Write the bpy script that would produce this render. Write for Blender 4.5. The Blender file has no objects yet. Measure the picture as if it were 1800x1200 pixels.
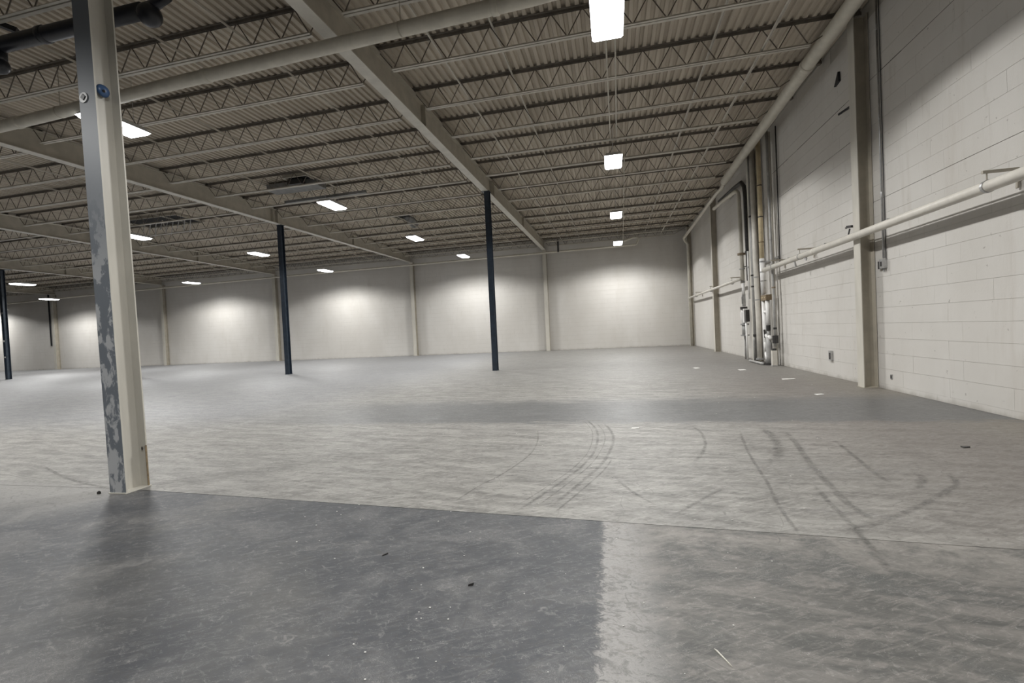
import bpy, bmesh, math, random
from mathutils import Vector, Matrix
random.seed(7)
S = bpy.context.scene
COL = S.collection

# ------------------------------------------------------------------ camera
cam_d = bpy.data.cameras.new('camera'); cam = bpy.data.objects.new('camera', cam_d)
COL.objects.link(cam); S.camera = cam
YAW, PITCH, ROLL, FPX, H = .215, -.0216, -.0476, 812.2, 1.5
c_, s_ = math.cos(YAW), math.sin(YAW)
R0 = Vector((c_, s_, 0)); F0 = Vector((-s_, c_, 0)); U0 = Vector((0, 0, 1))
F = F0*math.cos(PITCH)+U0*math.sin(PITCH); Uv = -F0*math.sin(PITCH)+U0*math.cos(PITCH)
R = R0*math.cos(ROLL)+Uv*math.sin(ROLL); U2 = -R0*math.sin(ROLL)+Uv*math.cos(ROLL)
M = Matrix((R, U2, -F)).transposed().to_4x4(); M.translation = Vector((0, 0, H))
cam.matrix_world = M
cam_d.sensor_fit = 'HORIZONTAL'; cam_d.sensor_width = 36.0
cam_d.lens = FPX/1800*36; cam_d.clip_start = .05; cam_d.clip_end = 300

# ------------------------------------------------------------------ world and exposure
w = bpy.data.worlds.new('world'); S.world = w; w.use_nodes = True
w.node_tree.nodes['Background'].inputs[0].default_value = (.02, .02, .025, 1)
w.node_tree.nodes['Background'].inputs[1].default_value = .2
S.view_settings.view_transform = 'Standard'; S.view_settings.look = 'None'
S.view_settings.gamma = 1; S.view_settings.use_curve_mapping = False
S.view_settings.exposure = 0.0
LAMP_W = 410.0          # power of each fixture
LAMP_COL = (1.0, .995, .975)
CUT = 151.0             # beam angle of the lens, degrees
LENS_E = 11.0

# ------------------------------------------------------------------ room numbers
XR, YB, XL, YF = 5.27, 33.08, -63.0, -13.0
def zc(x, y): return .0126*(y-15)+.0062*x          # the roof's drainage slope
DECK = 7.75; CHB = 7.2; GB = 7.0
GIRD = [lambda y: -4.55-.005*(33-y), lambda y: -14.88, lambda y: -26.8+.10*(33-y),
        lambda y: -38.2+.14*(33-y), lambda y: -50.4+.15*(33-y)]
ORD = ['first', 'second', 'third', 'fourth', 'fifth', 'sixth', 'seventh', 'eighth', 'ninth', 'tenth', 'eleventh',
       'twelfth', 'thirteenth', 'fourteenth', 'fifteenth', 'sixteenth', 'seventeenth', 'eighteenth', 'nineteenth',
       'twentieth', 'twenty-first', 'twenty-second', 'twenty-third', 'twenty-fourth', 'twenty-fifth', 'twenty-sixth']

# ------------------------------------------------------------------ materials
class NT:
    def __init__(s, name):
        s.m = bpy.data.materials.new(name); s.m.use_nodes = True
        s.t = s.m.node_tree; s.b = s.t.nodes['Principled BSDF']; s.out = s.t.nodes['Material Output']
    def n(s, typ, **k):
        x = s.t.nodes.new(typ)
        for a, v in k.items(): setattr(x, a, v)
        return x
    def set(s, sock, v):
        if isinstance(v, bpy.types.NodeSocket): s.t.links.new(v, sock)
        elif isinstance(v, (tuple, list)) and len(v) == 3 and sock.type == 'RGBA': sock.default_value = (*v, 1)
        else: sock.default_value = v
    def pos(s):
        if not hasattr(s, '_p'):
            s._p = s.n('ShaderNodeNewGeometry').outputs['Position']
            x = s.n('ShaderNodeSeparateXYZ'); s.t.links.new(s._p, x.inputs[0]); s.x, s.y, s.z = x.outputs
        return s._p
    def mth(s, op, a, b=0.0, clamp=False):
        x = s.n('ShaderNodeMath', operation=op, use_clamp=clamp); s.set(x.inputs[0], a)
        if x.inputs[1].enabled: s.set(x.inputs[1], b)
        return x.outputs[0]
    def step(s, v, a, b):          # smooth 0..1 from a to b
        x = s.n('ShaderNodeMapRange', interpolation_type='SMOOTHSTEP'); s.set(x.inputs[0], v)
        x.inputs[1].default_value = a; x.inputs[2].default_value = b
        return x.outputs[0]
    def noise(s, scale=1.0, vec=None, det=4, rough=.6, dist=0.0, off=(0, 0, 0)):
        mp = s.n('ShaderNodeMapping'); s.t.links.new(s.pos(), mp.inputs[0])
        mp.inputs['Scale'].default_value = vec or (1, 1, 1); mp.inputs['Location'].default_value = off
        x = s.n('ShaderNodeTexNoise'); s.t.links.new(mp.outputs[0], x.inputs['Vector'])
        x.inputs['Scale'].default_value = scale; x.inputs['Detail'].default_value = det
        x.inputs['Roughness'].default_value = rough; x.inputs['Distortion'].default_value = dist
        return x.outputs['Fac']
    def mix(s, f, a, b):
        x = s.n('ShaderNodeMix', data_type='RGBA'); s.set(x.inputs[0], f); s.set(x.inputs[6], a); s.set(x.inputs[7], b)
        return x.outputs[2]
    def bump(s, hgt, st, dist=.01):
        x = s.n('ShaderNodeBump'); s.set(x.inputs['Height'], hgt); x.inputs['Strength'].default_value = st
        x.inputs['Distance'].default_value = dist; s.t.links.new(x.outputs[0], s.b.inputs['Normal'])
    def fin(s, col, rough, metal=0.0, spec=.5):
        s.set(s.b.inputs['Base Color'], col); s.set(s.b.inputs['Roughness'], rough)
        s.set(s.b.inputs['Metallic'], metal); s.b.inputs['Specular IOR Level'].default_value = spec
        return s.m
def paint(name, c, rough=.5, var=.12, scale=2.0, metal=0.0, vec=None, bump=.0):
    k = NT(name); n = k.noise(scale, vec)
    f = k.step(n, .3, .7)
    m = k.mix(f, tuple(v*(1-var) for v in c), tuple(v*(1+var) for v in c))
    if bump: k.bump(k.noise(scale*8), bump)
    return k.fin(m, rough, metal)

def floor_material():
    k = NT('polished_concrete'); k.pos(); x, y = k.x, k.y
    def rot(v, sc, det, rg, ds, ang, off=(0, 0, 0)):
        mp = k.n('ShaderNodeMapping'); k.t.links.new(k._p, mp.inputs[0]); mp.inputs['Rotation'].default_value = (0, 0, ang)
        mp2 = k.n('ShaderNodeMapping'); k.t.links.new(mp.outputs[0], mp2.inputs[0]); mp2.inputs['Scale'].default_value = v; mp2.inputs['Location'].default_value = off
        z_ = k.n('ShaderNodeTexNoise'); k.t.links.new(mp2.outputs[0], z_.inputs['Vector'])
        for a_, b_ in (('Scale', sc), ('Detail', det), ('Roughness', rg), ('Distortion', ds)): z_.inputs[a_].default_value = b_
        return z_.outputs['Fac']
    big = rot((1, 1.2, 1), .45, 5, .6, .4, .3)
    blot = rot((1, 1.3, 1), 1.5, 6, .68, .7, -.4, (4, 2, 0))
    streak = rot((1, 4.5, 1), 1.6, 7, .68, .5, .12)
    brush = rot((1, 5, 1), 5.5, 6, .72, .9, -.5, (1, 7, 0))
    fine = rot((1, 1.6, 1), 13, 7, .75, 1.0, .2)
    grit = rot((1, 1, 1), 60, 3, .7, 0, 0)
    yy = k.mth('ADD', y, k.mth('MULTIPLY', x, .068))
    front = k.step(yy, 3.602, 3.588)
    xe = k.mth('ADD', x, k.mth('MULTIPLY', k.mth('SUBTRACT', fine, .5), .25))
    fleft = k.mth('MULTIPLY', front, k.step(xe, -.10, -.15))
    # pale worn concrete beyond the joint
    mid = k.mix(k.step(streak, .34, .66), (.135, .130, .121), (.275, .267, .248))
    mid = k.mix(k.mth('MULTIPLY', k.step(brush, .46, .66), .50), mid, (.40, .388, .36))
    mid = k.mix(k.mth('MULTIPLY', k.step(blot, .52, .72), .55), mid, (.145, .138, .13))
    mid = k.mix(k.mth('MULTIPLY', k.step(x, .6, 4.0), .66), mid, (.140, .120, .108))
    mid = k.mix(k.mth('MULTIPLY', k.step(big, .48, .72), .35), mid, (.19, .185, .175))
    rw = k.mth('MULTIPLY', k.step(x, 3.9, 5.0), .5); mid = k.mix(rw, mid, (.20, .182, .15))
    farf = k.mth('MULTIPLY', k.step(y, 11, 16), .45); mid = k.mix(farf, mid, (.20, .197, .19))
    ye = k.mth('ADD', y, k.mth('MULTIPLY', k.mth('SUBTRACT', streak, .5), 1.4))
    band = k.mth('MULTIPLY', k.step(ye, 7.25, 7.5), k.step(ye, 10.2, 9.0))
    band = k.mth('MULTIPLY', band, k.step(x, -7.5, -4.5))
    mid = k.mix(k.mth('MULTIPLY', band, .75), mid, (.085, .089, .094))
    left_blue = k.mth('MULTIPLY', k.step(x, -5.0, -8.5), k.step(y, 6.0, 8.5))  # bluer and slightly smoother towards the far left
    mid = k.mix(k.mth('MULTIPLY', left_blue, .5), mid, (.18, .188, .21))
    # front pour, dark and sealed at left
    fl = k.mix(k.step(blot, .38, .66), (.050, .053, .060), (.095, .096, .100))
    fl = k.mix(k.mth('MULTIPLY', k.step(brush, .48, .70), .50), fl, (.145, .145, .145))
    fl = k.mix(k.mth('MULTIPLY', k.step(big, .5, .68), .45), fl, (.135, .13, .118))
    lw = k.mth('MULTIPLY', k.step(x, -4.7, -5.4), k.step(k.mth('ADD', y, k.mth('MULTIPLY', blot, .8)), 3.2, 4.2)); fl = k.mix(k.mth('MULTIPLY', lw, .9), fl, (.25, .242, .228))
    fr = k.mix(k.step(streak, .36, .66), (.066, .066, .062), (.160, .150, .138))
    fr = k.mix(k.mth('MULTIPLY', k.step(blot, .46, .62), .65), fr, (.058, .061, .060))
    fr = k.mix(k.mth('MULTIPLY', k.step(brush, .46, .68), .50), fr, (.215, .198, .182))
    fr = k.mix(k.mth('MULTIPLY', k.mth('MULTIPLY', k.step(yy, 2.9, 3.6), k.step(blot, .62, .40)), .75), fr, (.25, .235, .215))
    edge = k.mth('MULTIPLY', k.step(xe, -.16, -.10), k.step(x, .30, -.02))
    fr = k.mix(k.mth('MULTIPLY', edge, k.step(fine, .32, .6)), fr, (.32, .31, .30))
    col = k.mix(front, mid, fr); col = k.mix(fleft, col, fl)
    # fine scratches and swirls
    def cracks(sc, off, w_, warp):
        nc = k.n('ShaderNodeTexNoise'); nc.inputs['Scale'].default_value = warp; nc.inputs['Detail'].default_value = 2
        k.t.links.new(k._p, nc.inputs['Vector']); av = k.n('ShaderNodeVectorMath', operation='ADD')
        k.t.links.new(k._p, av.inputs[0]); k.t.links.new(nc.outputs['Color'], av.inputs[1])
        mp = k.n('ShaderNodeMapping'); mp.inputs['Location'].default_value = off; k.t.links.new(av.outputs[0], mp.inputs[0])
        v = k.n('ShaderNodeTexVoronoi', feature='DISTANCE_TO_EDGE'); v.inputs['Scale'].default_value = sc
        k.t.links.new(mp.outputs[0], v.inputs['Vector']); return k.step(v.outputs['Distance'], w_, w_*.3)
    col = k.mix(k.mth('MULTIPLY', k.mth('MULTIPLY', cracks(6.5, (0, 0, 0), .020, 9), k.step(brush, .46, .60)), .30), col, (.42, .41, .39))
    col = k.mix(k.mth('MULTIPLY', k.mth('MULTIPLY', cracks(14, (3, 1, 0), .035, 14), k.step(blot, .50, .62)), .32), col, (.40, .385, .36))
    col = k.mix(k.mth('MULTIPLY', k.mth('MULTIPLY', cracks(.9, (7, 3, 0), .004, 1.2), k.step(streak, .46, .56)), .45), col, (.06, .058, .055))
    col = k.mix(k.mth('MULTIPLY', k.step(fine, .46, .32), .30), col, (.33, .32, .30))
    col = k.mix(k.mth('MULTIPLY', k.step(grit, .64, .74), .4), col, (.44, .43, .41))
    col = k.mix(k.mth('MULTIPLY', k.step(fine, .50, .68), .48), col, (.075, .072, .068))
    r = k.mth('ADD', .33, k.mth('MULTIPLY', fine, .22))
    r = k.mth('ADD', r, k.mth('MULTIPLY', blot, .22))
    r = k.mth('SUBTRACT', r, k.mth('MULTIPLY', band, .12))
    r = k.mth('SUBTRACT', r, k.mth('MULTIPLY', left_blue, .04))
    r = k.mth('ADD', r, k.mth('MULTIPLY', front, .05))
    k.bump(k.mth('ADD', k.mth('ADD', fine, k.mth('MULTIPLY', grit, .4)), brush), .18, .006)
    return k.fin(col, r, 0, .5)

def wall_material(name='painted_block', dirt=1.0, joints=False):
    k = NT(name); k.pos()
    a = k.noise(.5, (1, 1, .6), 5, .6); b = k.noise(3, (1, 1, .25), 5, .65); f = k.noise(30, None, 3, .6)
    col = k.mix(k.step(a, .3, .7), (.568, .545, .508), (.628, .608, .575))
    col = k.mix(k.mth('MULTIPLY', k.step(b, .58, .75), .42*dirt), col, (.45, .42, .375))
    runs = k.step(k.noise(1.6, (1, 1, .12), 5, .7, 0, (2, 9, 1)), .56, .74)
    col = k.mix(k.mth('MULTIPLY', runs, .34*dirt), col, (.46, .42, .37))
    spots = k.step(k.noise(9, (1, 1, 1), 4, .6, 0, (5, 5, 5)), .68, .73)
    col = k.mix(k.mth('MULTIPLY', spots, .55*dirt), col, (.22, .20, .18))
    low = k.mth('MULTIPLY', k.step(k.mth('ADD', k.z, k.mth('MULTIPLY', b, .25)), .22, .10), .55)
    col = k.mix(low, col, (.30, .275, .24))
    k.bump(f, .15, .01)
    return k.fin(col, .62, 0, .3)

def deck_material():
    k = NT('deck_paint'); a = k.noise(.8, (3, .25, 1), 5, .65); b = k.noise(.25, None, 4)
    col = k.mix(k.step(a, .3, .7), (.38, .332, .268), (.53, .472, .39))
    col = k.mix(k.mth('MULTIPLY', k.step(b, .5, .75), .35), col, (.31, .268, .215))
    return k.fin(col, .55, 0, .3)

def primer_material():
    k = NT('grey_primer_patched')
    a = k.noise(3.0, (2.6, 1, 1.5), 5, .62, .3, (0, 0, 4.2)); k.pos()
    up = k.step(k.z, 3.3, 2.0)
    f = k.mth('MULTIPLY', k.step(a, .49, .56), up)
    col = k.mix(f, (.16, .178, .20), (.44, .45, .46))
    b = k.noise(9, (1, 1, .4), 4); col = k.mix(k.mth('MULTIPLY', k.step(b, .55, .8), .25), col, (.17, .18, .19))
    return k.fin(col, .45, 0, .4)

MAT = dict(
    floor=floor_material(), wall=wall_material(), wallback=wall_material('painted_block_far', .5), deck=deck_material(),
    primer=primer_material(),
    joint=paint('joint_filler', (.045, .042, .038), .9), mortar=paint('painted_mortar', (.47, .45, .41), .8), walldark=paint('dark_unseen_wall', (.13, .12, .105), .8),  # last one: unseen left and front walls, kept dark to cut bounced light
    steel=paint('cream_steel', (.42, .385, .32), .5, .10, 3), steel_light=paint('pale_cream_steel', (.56, .535, .475), .45, .08, 3, 0, (1, 1, .3)),
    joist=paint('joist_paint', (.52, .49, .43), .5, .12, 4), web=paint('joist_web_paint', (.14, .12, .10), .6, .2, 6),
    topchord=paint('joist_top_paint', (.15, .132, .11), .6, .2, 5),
    navy=paint('navy_steel', (.022, .032, .048), .38, .2, 6), navyedge=paint('navy_steel_web', (.045, .06, .08), .35, .2, 6),
    pipe=paint('painted_pipe', (.56, .53, .455), .42, .08, 4), pipe_wall=paint('pale_painted_pipe', (.66, .63, .57), .38, .07, 5),
    pipegrey=paint('grey_pipe', (.36, .355, .345), .4, .12, 6), white=paint('white_pipe', (.78, .77, .75), .35, .05, 6),
    yellowed=paint('yellowed_pipe', (.62, .52, .34), .4, .10, 6), brown=paint('rusty_flange', (.20, .15, .09), .6, .3, 20),
    galv=paint('galvanised', (.48, .48, .48), .35, .1, 12, .7), dark=paint('dark_fitting', (.035, .033, .032), .45, .2, 10),
    black=paint('black_pipe', (.012, .013, .018), .35, .2, 5), blue=paint('blue_plastic', (.045, .10, .22), .35, .1, 8),
    housing=paint('fixture_housing', (.55, .55, .54), .4), paper=paint('paper', (.62, .61, .585), .8, .1, 20),
    insul=paint('insulation', (.40, .37, .32), .9, .2, 12), greyduct=paint('grey_duct', (.22, .22, .215), .4, .15, 5, .3),
    hole=paint('recess_shade_black', (.01, .01, .01), .9), wood=paint('splinter', (.60, .58, .52), .7),
)
def emis(name, c, e):
    k = NT(name); k.b.inputs['Base Color'].default_value = (.8, .8, .8, 1)
    k.b.inputs['Emission Color'].default_value = (*c, 1); k.b.inputs['Emission Strength'].default_value = e
    return k.m
MAT['lens'] = emis('lens', (.96, .98, 1), LENS_E)
def mark_material(name, dark, lo, hi, amt):
    k = NT(name); k.pos()
    at = k.n('ShaderNodeAttribute', attribute_name='edge').outputs['Fac']
    n = k.noise(6, (1, 1, 1), 5, .7, .5); g = k.noise(30, None, 3, .7)
    a = k.mth('MULTIPLY', k.step(n, lo, hi), k.step(at, 0, .8))
    a = k.mth('MULTIPLY', a, k.step(g, .25, .6)); a = k.mth('MULTIPLY', a, amt)
    k.set(k.b.inputs['Alpha'], a)
    return k.fin(dark, .5, 0, .3)
MAT['tyre'] = mark_material('tyre_rubber_trace', (.09, .088, .085), .25, .65, .38)
MAT['scrape'] = mark_material('pale_scrape', (.40, .39, .375), .4, .7, .35)

# ------------------------------------------------------------------ mesh helpers
def mesh(name, V, Fc, mat, parent=None, smooth=False, loc=None, mats=None, fm=None):
    me = bpy.data.meshes.new(name); me.from_pydata([tuple(v) for v in V], [], Fc); me.update()
    if smooth: me.polygons.foreach_set('use_smooth', [True]*len(me.polygons))
    for m in (mats or [mat]): me.materials.append(MAT[m])
    if fm: me.polygons.foreach_set('material_index', fm)
    return link(name, me, parent, loc)
def link(name, me, parent=None, loc=None):
    o = bpy.data.objects.new(name, me); COL.objects.link(o)
    if parent is not None: o.parent = parent
    if loc is not None: o.location = loc
    return o
class MB:
    def __init__(s): s.V = []; s.F = []; s.sm = False
    def box(s, x0, x1, y0, y1, z0, z1, z0b=None, z1b=None):
        """box; z0b/z1b = heights at the y1 end"""
        z0b = z0 if z0b is None else z0b; z1b = z1 if z1b is None else z1b
        b = len(s.V)
        s.V += [(x0, y0, z0), (x1, y0, z0), (x1, y1, z0b), (x0, y1, z0b), (x0, y0, z1), (x1, y0, z1), (x1, y1, z1b), (x0, y1, z1b)]
        s.F += [tuple(b+i for i in f) for f in ((3, 2, 1, 0), (4, 5, 6, 7), (0, 1, 5, 4), (1, 2, 6, 5), (2, 3, 7, 6), (3, 0, 4, 7))]
        return s
    def bar(s, p, q, wd, ht, up=(0, 0, 1)):
        p, q = Vector(p), Vector(q); d = (q-p).normalized(); up = Vector(up)
        a = d.cross(up)
        if a.length < 1e-4: a = d.cross(Vector((0, 1, 0)))
        a.normalize(); u = a.cross(d).normalized(); b = len(s.V)
        for e in (p, q):
            for i, j in ((-1, -1), (1, -1), (1, 1), (-1, 1)): s.V.append(e+a*i*wd/2+u*j*ht/2)
        s.F += [tuple(b+i for i in f) for f in ((0, 1, 2, 3), (7, 6, 5, 4), (0, 4, 5, 1), (1, 5, 6, 2), (2, 6, 7, 3), (3, 7, 4, 0))]
        return s
    def tube(s, pts, r, n=10):
        pts = [Vector(p) for p in pts]; rs = r if isinstance(r, (list, tuple)) else [r]*len(pts)
        b = len(s.V); prev = None
        for i, p in enumerate(pts):
            d = (pts[min(i+1, len(pts)-1)]-pts[max(i-1, 0)]).normalized()
            if prev is None:
                a = d.cross(Vector((0, 0, 1)))
                if a.length < 1e-3: a = d.cross(Vector((1, 0, 0)))
            else: a = prev-d*prev.dot(d)
            a.normalize(); prev = a; c = d.cross(a)
            for k in range(n):
                t = 2*math.pi*k/n; s.V.append(p+(a*math.cos(t)+c*math.sin(t))*rs[i])
        for i in range(len(pts)-1):
            for k in range(n):
                k2 = (k+1) % n; s.F.append((b+i*n+k, b+i*n+k2, b+(i+1)*n+k2, b+(i+1)*n+k))
        s.F.append(tuple(b+k for k in range(n))[::-1]); s.F.append(tuple(b+(len(pts)-1)*n+k for k in range(n)))
        return s
    def ball(s, c, r, n=10, m=6, sc=(1, 1, 1)):
        pts = []
        c = Vector(c); b = len(s.V)
        for i in range(1, m):
            t = math.pi*i/m
            for k in range(n):
                p = 2*math.pi*k/n
                s.V.append((c.x+r*sc[0]*math.sin(t)*math.cos(p), c.y+r*sc[1]*math.sin(t)*math.sin(p), c.z+r*sc[2]*math.cos(t)))
        s.V += [(c.x, c.y, c.z+r*sc[2]), (c.x, c.y, c.z-r*sc[2])]; T, B = len(s.V)-2, len(s.V)-1
        for i in range(m-2):
            for k in range(n):
                k2 = (k+1) % n; s.F.append((b+i*n+k, b+(i+1)*n+k, b+(i+1)*n+k2, b+i*n+k2))
        for k in range(n):
            k2 = (k+1) % n; s.F.append((T, b+k, b+k2)); s.F.append((B, b+(m-2)*n+k2, b+(m-2)*n+k))
        return s
    def build(s, name, mat, parent=None, smooth=False, loc=None):
        return mesh(name, s.V, s.F, mat, parent, smooth, loc)
def tag(o, label, cat, group=None):
    o['label'] = label; o['category'] = cat
    if group: o['group'] = group
    return o
def thing(name, label, cat, loc=(0, 0, 0), group=None):
    o = bpy.data.objects.new(name, None); COL.objects.link(o); o.location = loc; o.empty_display_size = .2
    return tag(o, label, cat, group)
def struct(o): o['kind'] = 'structure'; return o
def arc(c, a, b, r, t0, t1, n=6):
    """points of an arc round c in the plane of unit vectors a, b"""
    c, a, b = Vector(c), Vector(a), Vector(b)
    return [c+a*r*math.cos(t0+(t1-t0)*i/n)+b*r*math.sin(t0+(t1-t0)*i/n) for i in range(n+1)]

# ------------------------------------------------------------------ floor
def jy(x): return 3.59-.068*x if x < 6 else 3.2
fl = struct(MB().box(XL-.3, XR+.4, YF-.3, YB+.4, -.30, -.02).build('floor', 'joint'))
g = .004
def slab(poly):
    b = len(poly); V = [(x, y, 0) for x, y in poly]+[(x, y, -.02) for x, y in poly]
    Fc = [tuple(range(b))]+[(i, i+b, (i+1) % b+b, (i+1) % b) for i in range(b)]
    return mesh('floor_slab', V, Fc, 'floor', fl)
slab([(XL, YF), (XR+.05, YF), (XR+.05, jy(XR+.05)-g), (-5.2, jy(-5.2)-g), (XL, 3.94-g)])
slab([(XL, 3.94+g), (-5.2, jy(-5.2)+g), (XR+.05, jy(XR+.05)+g), (XR+.05, 18.3-g*.4), (XL, 18.3-g*.4)])
slab([(XL, 18.3+g*.4), (XR+.05, 18.3+g*.4), (XR+.05, YB+.05), (XL, YB+.05)])

def ribbon(pts, wd, mat, z=.0012):
    """flat trace on the floor, smoothed along its points"""
    P = [Vector((*p, 0)) for p in pts]; Q = []
    for i in range(len(P)-1):
        p0, p1, p2, p3 = P[max(i-1, 0)], P[i], P[i+1], P[min(i+2, len(P)-1)]
        for k in range(6):
            t = k/6; Q.append(.5*((2*p1)+(p2-p0)*t+(2*p0-5*p1+4*p2-p3)*t*t+(3*p1-p0-3*p2+p3)*t**3))
    Q.append(P[-1]); V = []; E = []; n = len(Q)
    for i, q in enumerate(Q):
        d = (Q[min(i+1, n-1)]-Q[max(i-1, 0)]).normalized(); a = Vector((-d.y, d.x, 0)); e = min(1, i/3, (n-1-i)/3)
        for k in (-1, 0, 1): V.append((q.x+a.x*k*wd/2, q.y+a.y*k*wd/2, z)); E.append(e if k == 0 else 0)
    Fc = []
    for i in range(n-1):
        for k in (0, 1): Fc.append((i*3+k, i*3+k+1, i*3+k+4, i*3+k+3))
    o = mesh('tyre_mark' if mat == 'tyre' else 'scrape_mark', V, Fc, mat, fl)
    at = o.data.attributes.new('edge', 'FLOAT', 'POINT'); at.data.foreach_set('value', E)
T1 = [(-.47, 7.6), (-.33, 7.05), (-.26, 6.5), (-.27, 5.73), (-.35, 5.2), (-.45, 4.81), (-.66, 4.2), (-.85, 3.72)]
T2 = [(-.20, 7.35), (-.08, 6.75), (-.05, 6.17), (-.12, 5.45), (-.21, 5.0), (-.33, 4.6), (-.46, 4.2), (-.60, 3.80)]
zz = [0]
def rib(p, w_, m='tyre'): zz[0] += .00012; ribbon(p, w_, m, .0012+zz[0])
rib(T1, .05); rib([(x-.07, y) for x, y in T1], .02); rib(T2, .06); rib([(x-.11, y) for x, y in T2], .02); rib([(x+.06, y-.1) for x, y in T2[3:]], .03)
rib([(1.652, 6.846), (1.467, 5.784), (1.364, 4.919), (1.328, 4.579), (1.244, 4.024), (1.198, 3.402)], .05)
rib([(2.196, 6.773), (2.085, 6.064), (1.926, 5.237), (1.804, 4.394), (1.782, 4.015), (1.798, 3.772)], .10)
rib([(2.574, 6.299), (2.465, 5.58), (2.382, 5.069), (2.336, 4.651)], .07)
rib([(1.076, 7.038), (1.119, 6.67), (1.062, 6.042), (.917, 5.519), (.771, 5.179)], .06)
rib([(1.96, 6.95), (1.95, 6.5), (1.88, 6.1), (1.74, 5.6), (1.52, 5.216)], .16)
rib([(-1.168, 6.861), (-1.054, 6.152), (-1.045, 5.442), (-1.21, 4.667), (-1.336, 4.354), (-1.464, 3.806)], .03)
rib([(1.5, 3.6), (1.788, 3.751), (2.022, 3.927), (2.287, 4.141), (2.712, 4.534), (2.856, 4.688), (2.996, 5.017)], .08)
rib([(2.743, 5.037), (2.636, 4.749), (2.455, 4.514)], .10)
rib([(1.711, 4.606), (1.654, 4.183), (1.63, 3.89), (1.572, 3.375), (1.5, 3.0)], .07)
rib([(.412, 3.773), (.657, 4.097), (1.042, 4.59)], .05)
rib([(-.05, 4.75), (.1, 4.3), (.3, 3.95)], .05)
rib([(-7.5, 5.6), (-6.2, 4.6), (-5.6, 4.15), (-5.2, 3.95)], .08); rib([(-7.6, 4.7), (-6.4, 4.2), (-5.3, 3.9)], .06)
rib([(-5.0, 3.0), (-4.1, 3.15), (-3.2, 3.3)], .35, 'scrape'); rib([(-4.3, 2.2), (-3.4, 2.5), (-2.9, 3.0)], .30, 'scrape')
rib([(-1.6, 3.2), (-2.2, 2.9), (-2.6, 3.1)], .18, 'scrape'); rib([(.3, 4.5), (.6, 4.5), (1.1, 4.45)], .10, 'scrape')
rib([(1.0, 3.85), (1.5, 3.95), (2.0, 3.85), (2.4, 3.95)], .18, 'scrape'); rib([(-.05, 3.4), (-.02, 2.9), (-.06, 2.3), (-.04, 1.7)], .14, 'scrape')
rib([(.5, 5.05), (1.2, 5.1), (2.2, 5.0), (2.9, 5.1)], .35, 'scrape')

# ------------------------------------------------------------------ walls
def zt(x, y): return DECK+.06+zc(x, y)
wr = struct(mesh('wall_right', [(XR+.006, YF, 0), (XR+.006, YB, 0), (XR+.006, YB, zt(XR, YB)), (XR+.006, YF, zt(XR, YF)),
    (XR+.3, YF, 0), (XR+.3, YB, 0), (XR+.3, YB, zt(XR, YB)), (XR+.3, YF, zt(XR, YF))],
    [(3, 2, 1, 0), (4, 5, 6, 7), (0, 1, 5, 4), (7, 6, 2, 3), (0, 4, 7, 3), (1, 2, 6, 5)], 'mortar'))
COURSES = [(0, .10)]+[(.10+.305*i, .10+.305*(i+1)) for i in range(26)]
def unit_box(L, Hh, D):
    m = MB(); m.box(-D, 0, 0, L, 0, Hh); me = bpy.data.meshes.new('block'); me.from_pydata(m.V, [], m.F); me.materials.append(MAT['wall']); return me
me_full = unit_box(.6105, .3015, .034); me_low = unit_box(.6105, .0985, .034)
near = []; far = MB()
for ci, (a, b) in enumerate(COURSES):
    y = YF+.02-(.305 if ci % 2 else 0)
    while y < YB-.02:
        y0 = max(y, YF); y1 = min(y+.612, YB)
        if b < DECK+zc(XR, y0)-.02 and y1-y0 > .05:
            full = y1-y0 > .6
            d2 = (y0+.3)**2+(a-1.5)**2*.6 + 27
            near.append((d2 if (full and y0 > 6.6) else 1e9, y0, y1, a, b))
        y += .612
near.sort()
for i, (d, y0, y1, a, b) in enumerate(near):
    j = random.uniform(-.0008, .0008)
    if i < 300 and d < 1e8:
        link('block', me_low if b-a < .2 else me_full, wr, (XR+.034+j, y0, a+.0018))
    else: far.box(XR+j, XR+.034+j, y0, y0+(y1-y0-.0015), a+.0018, b-.0018)
o = far.build('block_courses', 'wall', wr); o['kind'] = 'stuff'
for z_, y0_, y1_, h_ in ((6.205, 7.0, 16.6, .007), (3.765, 6.6, 12.5, .0025), (5.29, 11.0, 16.0, .004), (3.155, 12, 16, .003)):
    n_ = 14; m_ = MB()
    for i in range(n_):
        a_ = y0_+(y1_-y0_)*i/n_; b__ = y0_+(y1_-y0_)*(i+1)/n_; q = random.uniform(.4, 1.4)*h_
        m_.box(XR-.0035, XR+.004, a_, b__, z_-q/2, z_+q/2)
    m_.build('joint_crack', 'joint', wr)
# back wall: thin recessed joints, too far off to pick the blocks apart one by one
wb = struct(mesh('wall_back', [(XL, YB+.006, 0), (XR+.3, YB+.006, 0), (XR+.3, YB+.006, zt(XR, YB)), (XL, YB+.006, zt(XL, YB)),
    (XL, YB+.3, 0), (XR+.3, YB+.3, 0), (XR+.3, YB+.3, zt(XR, YB)), (XL, YB+.3, zt(XL, YB))],
    [(0, 1, 2, 3), (7, 6, 5, 4), (0, 4, 5, 1), (3, 2, 6, 7), (0, 3, 7, 4), (1, 5, 6, 2)], 'mortar'))
bk = MB()
for ci, (a, b) in enumerate(COURSES):
    x = XL-(.305 if ci % 2 else 0)
    while x < XR:
        x0, x1 = max(x, XL), min(x+.610, XR)
        if x1-x0 > .05 and b < DECK+zc(x0, YB): bk.box(x0, x1, YB, YB+.034, a+.003, b-.003)
        x += .612
o = bk.build('block_courses', 'wallback', wb); o['kind'] = 'stuff'
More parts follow.
